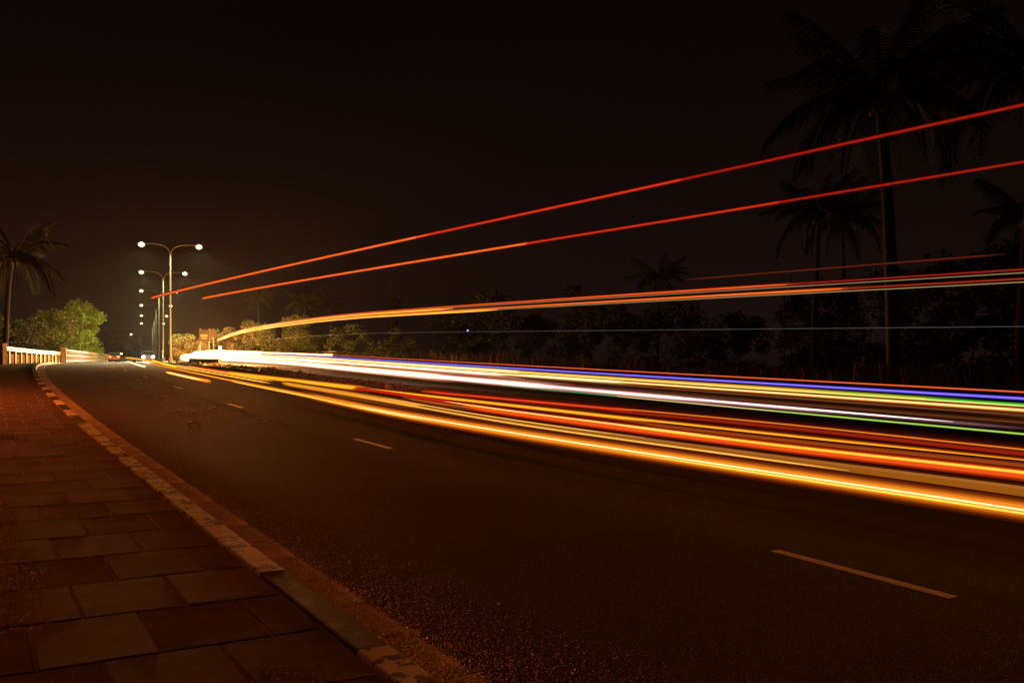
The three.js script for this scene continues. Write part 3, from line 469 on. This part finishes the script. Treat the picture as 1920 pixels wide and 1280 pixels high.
// coconut palms
function frondGeo(L, droop, sd) {
  seed = sd * 7919 + 11; const pos = [], ix = [], n = 46, cv = t => [L * t * (1 - .16 * t * droop), L * (.42 * t - droop * .62 * t * t), 0];
  const rb = tube([0, .25, .5, .75, 1].map(t => cv(t)), .035, .006, 14, 5).toNonIndexed(); rb.deleteAttribute('uv');
  for (let i = 3; i < n; i++) for (const s of [-1, 1]) { const t = i / n, [x, y] = cv(t), l = L * .27 * Math.sin(Math.PI * (.12 + .82 * t)) ** .7 * rr(.8, 1.1), w = .022 * L / 3, hang = rr(.45, .95); const k = pos.length / 3, ox = l * .35, oz = s * l * .62, oy = -hang * l; pos.push(x - w, y, 0, x + w, y, 0, x + ox * .6 + w, y + oy * .38, oz * .62, x + ox * .6 - w, y + oy * .38, oz * .62, x + ox, y + oy, oz); ix.push(k, k + 1, k + 2, k, k + 2, k + 3, k + 3, k + 2, k + 4); }
  const g = new THREE.BufferGeometry(); g.setAttribute('position', new THREE.Float32BufferAttribute(pos, 3)); g.setIndex(ix); const q = g.toNonIndexed(); q.computeVertexNormals(); return mergeGeometries([rb, q]);
}
const fronds = [0, 1, 2, 3].map(k => frondGeo(1, [.45, .8, 1.15, 1.5][k], k + 1)), frondMat = std({ color: lin(.014, .02, .006), roughness: .95 });
const nutGeo = new THREE.SphereGeometry(.12, 8, 6), nutMat = std({ color: lin(.12, .1, .03) });
function palm(label, px, z, topY, L, n, lean, o = {}) {
  const x = (px - 960) / F * z, y = groundAt(x, -z), top = EYE + (683 - topY) / F * z - y, lx = lean * top;
  const g = thing('palm_tree', label, 'palm tree', [x - lx, y - .2, -z], 0, o.group); seed = Math.round(px * 13 + z);
  mesh('trunk', tube([[0, 0, 0], [lx * .2, top * .35, 0], [lx * .6, top * .7, .1], [lx, top, 0]], o.r || .17, (o.r || .17) * .65, 22, 8), bark, g);
  for (let i = 0; i < n; i++) { const u = i / n, k = clamp((u * 4) | 0, 0, 3), f = mesh('frond', fronds[k], frondMat, g); f.position.set(lx, top, 0); f.rotation.set(0, i * 2.399 + rr(-.2, .2), (.62 - u * .95) + rr(-.1, .1)); f.scale.setScalar(L * rr(.85, 1.1)); }
  if (o.nuts !== 0) for (let i = 0; i < 5; i++) { const t = i * 1.3; mesh('coconut', nutGeo, nutMat, g).position.set(lx + .25 * Math.cos(t), top - .3 - .1 * (i % 2), .25 * Math.sin(t)); }
  return g;
}
palm('coconut palm with a leaning trunk at the left edge above the guard rail', 22, 66, 478, 4, 24, .07, { r: .2 });
palm('tall palm at the top right whose crown the upper red streak crosses', 1650, 31, 175, 4.4, 26, -.05, { r: .26 });
palm('palm with hanging fronds just under the lower red streak at right', 1535, 52, 395, 3.5, 22, .03, { r: .19 });
palm('slim palm whose trunk stands beside the one under the lower red streak', 1578, 56, 405, 3.2, 20, -.02, { r: .17 });
palm('palm partly cut by the upper right corner', 1945, 34, 120, 5, 26, .05, { r: .22 });
palm('palm cut by the right edge over the dark bushes', 1925, 48, 400, 3.2, 20, 0, { r: .2 });
palm('broad palm crown over the bushes right of the middle', 1237, 92, 518, 3.6, 20, .02, { nuts: 0 });
palm('small far palm left of the paired red streaks', 485, 130, 556, 3, 18, .01, { nuts: 0 });
palm('low wide far palm above the lit bush', 572, 120, 568, 3.4, 18, 0, { nuts: 0 });
palm('far palm beside the wide one above the lit bush', 620, 125, 570, 2.8, 18, 0, { nuts: 0 });
seed = 4242;
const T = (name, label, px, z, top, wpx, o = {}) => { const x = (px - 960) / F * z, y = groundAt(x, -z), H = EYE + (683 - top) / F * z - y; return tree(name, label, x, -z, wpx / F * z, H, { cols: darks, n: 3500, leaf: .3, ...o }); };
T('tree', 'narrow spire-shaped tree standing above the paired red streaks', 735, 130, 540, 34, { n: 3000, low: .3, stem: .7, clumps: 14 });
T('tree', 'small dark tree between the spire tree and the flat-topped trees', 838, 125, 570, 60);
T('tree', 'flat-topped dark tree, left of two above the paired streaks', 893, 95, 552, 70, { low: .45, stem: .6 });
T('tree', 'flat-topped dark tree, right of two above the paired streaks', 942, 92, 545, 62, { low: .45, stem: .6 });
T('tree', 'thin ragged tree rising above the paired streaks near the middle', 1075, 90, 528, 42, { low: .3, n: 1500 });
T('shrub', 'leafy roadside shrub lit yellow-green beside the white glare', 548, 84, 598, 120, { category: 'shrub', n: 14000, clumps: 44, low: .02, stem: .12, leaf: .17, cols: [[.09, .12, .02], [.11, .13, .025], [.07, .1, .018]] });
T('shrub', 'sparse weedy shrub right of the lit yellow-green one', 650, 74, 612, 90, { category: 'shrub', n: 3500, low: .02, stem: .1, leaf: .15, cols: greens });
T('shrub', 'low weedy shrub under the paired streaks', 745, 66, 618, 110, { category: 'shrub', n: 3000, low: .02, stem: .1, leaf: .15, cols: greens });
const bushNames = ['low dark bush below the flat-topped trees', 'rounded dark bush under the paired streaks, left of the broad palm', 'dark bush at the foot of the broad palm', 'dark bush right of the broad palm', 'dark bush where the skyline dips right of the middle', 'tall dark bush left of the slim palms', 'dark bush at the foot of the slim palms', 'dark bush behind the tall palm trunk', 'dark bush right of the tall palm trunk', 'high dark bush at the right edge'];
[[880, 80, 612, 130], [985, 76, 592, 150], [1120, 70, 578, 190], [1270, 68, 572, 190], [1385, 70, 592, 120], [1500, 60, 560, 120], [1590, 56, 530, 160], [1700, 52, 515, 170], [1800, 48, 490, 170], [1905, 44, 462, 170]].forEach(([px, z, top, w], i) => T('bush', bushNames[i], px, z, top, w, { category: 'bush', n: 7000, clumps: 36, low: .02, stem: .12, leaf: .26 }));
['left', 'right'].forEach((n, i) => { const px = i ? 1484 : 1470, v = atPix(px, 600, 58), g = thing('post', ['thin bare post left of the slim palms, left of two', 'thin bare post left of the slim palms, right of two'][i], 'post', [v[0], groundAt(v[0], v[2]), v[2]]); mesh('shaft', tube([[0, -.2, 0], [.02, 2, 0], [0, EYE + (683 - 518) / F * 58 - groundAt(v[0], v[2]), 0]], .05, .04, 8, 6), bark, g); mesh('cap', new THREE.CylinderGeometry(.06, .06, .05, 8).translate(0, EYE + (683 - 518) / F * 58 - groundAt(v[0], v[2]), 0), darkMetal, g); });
[[345, 124, 628, 60], [412, 122, 617, 75], [470, 108, 608, 70]].forEach(([px, z, top, w], i) => T('bush', ['brown bush added behind the glare to catch its light, left of the hoarding', 'brown bush added to catch light behind the glare and the round sign', 'brown bush added as a lit backdrop between the glare and the yellow-green shrub'][i], px, z, top, w, { category: 'bush', n: 7000, clumps: 34, low: .02, stem: .12, leaf: .3, cols: [[.13, .11, .03], [.1, .1, .03], [.16, .12, .04]] }));  // bushes added with browned leaves, a lit backdrop that mimics the glow
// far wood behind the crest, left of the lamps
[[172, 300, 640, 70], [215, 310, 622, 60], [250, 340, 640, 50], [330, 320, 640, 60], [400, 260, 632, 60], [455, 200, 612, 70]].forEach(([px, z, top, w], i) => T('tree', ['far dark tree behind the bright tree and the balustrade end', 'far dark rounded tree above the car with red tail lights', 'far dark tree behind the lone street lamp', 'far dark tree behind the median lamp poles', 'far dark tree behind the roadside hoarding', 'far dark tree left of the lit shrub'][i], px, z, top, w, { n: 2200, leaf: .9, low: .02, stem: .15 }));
// low weeds on the far verge
{ const l = []; for (let i = 0; i < 9000; i++) { const s = rr(10, 95), p = 24.6 + 9 * rnd() ** 1.5; l.push([s, p]); } let k = 0;
  const g = leafCloud(l.length, () => { const [s, p] = l[k++]; const v = road(s, p, verge(s, p) + rr(0, .5) * rnd()); return [v.x, v.y, v.z]; }, .16, [...greens, [.12, .1, .04]]);
  const o = mesh('weeds', g, leafMat); o.userData.kind = 'stuff'; tag(o, 'low weeds along the verge of the far carriageway', 'weeds'); }

{ // tall pale grass, added along the far verge to catch light and brighten it
  const pos = [], col = [], ix = []; seed = 777;
  for (let i = 0; i < 26000; i++) { const s = 4 + 100 * rnd() ** 1.3, p = 24.5 + 8 * rnd() ** 1.3, H = rr(.4, 1.3) * (.55 + .8 * fbm(s * .3, p * .5, 3)), v = road(s, p, verge(s, p) - .05), a = rr(0, 6.28), w = rr(.008, .02), bx = rr(-.3, .3) * H, bz = rr(-.3, .3) * H, cx = Math.cos(a) * w, cz = Math.sin(a) * w, k = pos.length / 3, q = rr(.6, 1.2), t = rnd() > .4 ? [.24, .16, .06] : [.13, .14, .035];
    for (const [f, g, h] of [[-1, 0, 0], [1, 0, 0], [.8, .35, .6], [-.8, .35, .6], [0, 1, 1]]) { pos.push(v.x + cx * f + bx * g, v.y + H * h, v.z + cz * f + bz * g); col.push(t[0] * q, t[1] * q, t[2] * q); }
    ix.push(k, k + 1, k + 2, k, k + 2, k + 3, k + 3, k + 2, k + 4); }
  const g = new THREE.BufferGeometry(); g.setAttribute('position', new THREE.Float32BufferAttribute(pos, 3)); g.setAttribute('color', new THREE.Float32BufferAttribute(col, 3)); g.setIndex(ix); g.computeVertexNormals();
  const o = mesh('grass', g, leafMat); o.userData.kind = 'stuff'; tag(o, 'tall dry grass added to brighten the far verge below the dark bushes', 'grass'); }

// ---------------------------------------------------------------- signs and small things by the glare
{
  const z = 112, v = atPix(383, 676, z), g = thing('hoarding', 'roadside hoarding with pale panels on two posts above the white glare', 'hoarding', v);
  const k = z / F; for (const x of [-8, 9]) mesh('post', boxG(.12, 60 * k, .12, x * k, 30 * k, 0), galv, g);
  const bd = mesh('board', boxG(19 * k, 22 * k, .12, 0, 47 * k, .13), std({ color: lin(.05, .035, .015) }), g), pm = std({ color: lin(.3, .25, .15) }); mesh('panel', boxG(13 * k, 4 * k, .03, 0, 47 * k, .21), pm, bd); mesh('panel', boxG(11 * k, 2 * k, .03, 0, 42 * k, .21), pm, bd);
  const r = thing('road_sign', 'round-topped road sign on a pole right of the hoarding', 'road sign', atPix(400, 676, z + 2)); mesh('pole', boxG(.09, 50 * k, .09, 0, 25 * k, 0), galv, r); mesh('disc', new THREE.CylinderGeometry(7 * k, 7 * k, .05, 24).rotateX(Math.PI / 2).translate(0, 52 * k, .08), std({ color: lin(.05, .03, .015) }), r);
}
{
  const z = 90, k = z / F, g = thing('sign_post', 'small white notice on a short post over the headlight streaks', 'sign', atPix(524, 672, z));
  mesh('post', boxG(.08, 16 * k, .08, 0, 8 * k, 0), offWhite, g); mesh('board', boxG(8 * k, 11 * k, .05, -.1, 12 * k, .07), offWhite, g); mesh('arm', boxG(7 * k, .06, .05, 4 * k, 17 * k, 0), offWhite, g);
  const q = thing('lantern', 'tiny white lantern on a short post right of the hoarding', 'lantern', atPix(412, 672, 105)); mesh('post', boxG(.1, 1.1, .1, 0, .4, 0), galv, q); mesh('lamp', boxG(.22, .45, .22, 0, 1.15, 0), glow(1, .95, .85, 5), q);
  const b = thing('beacon', 'tiny blue-white lamp far off in the dark bushes', 'lamp', atPix(877, 621, 60)); const by = groundAt(b.position.x, b.position.z) - b.position.y; mesh('pole', boxG(.05, -by, .05, 0, by / 2, 0), darkMetal, b); mesh('lamp', new THREE.SphereGeometry(.045, 8, 6).translate(0, .05, 0), glow(.35, .35, 1, 3), b);
}

renderer.render(scene, camera);
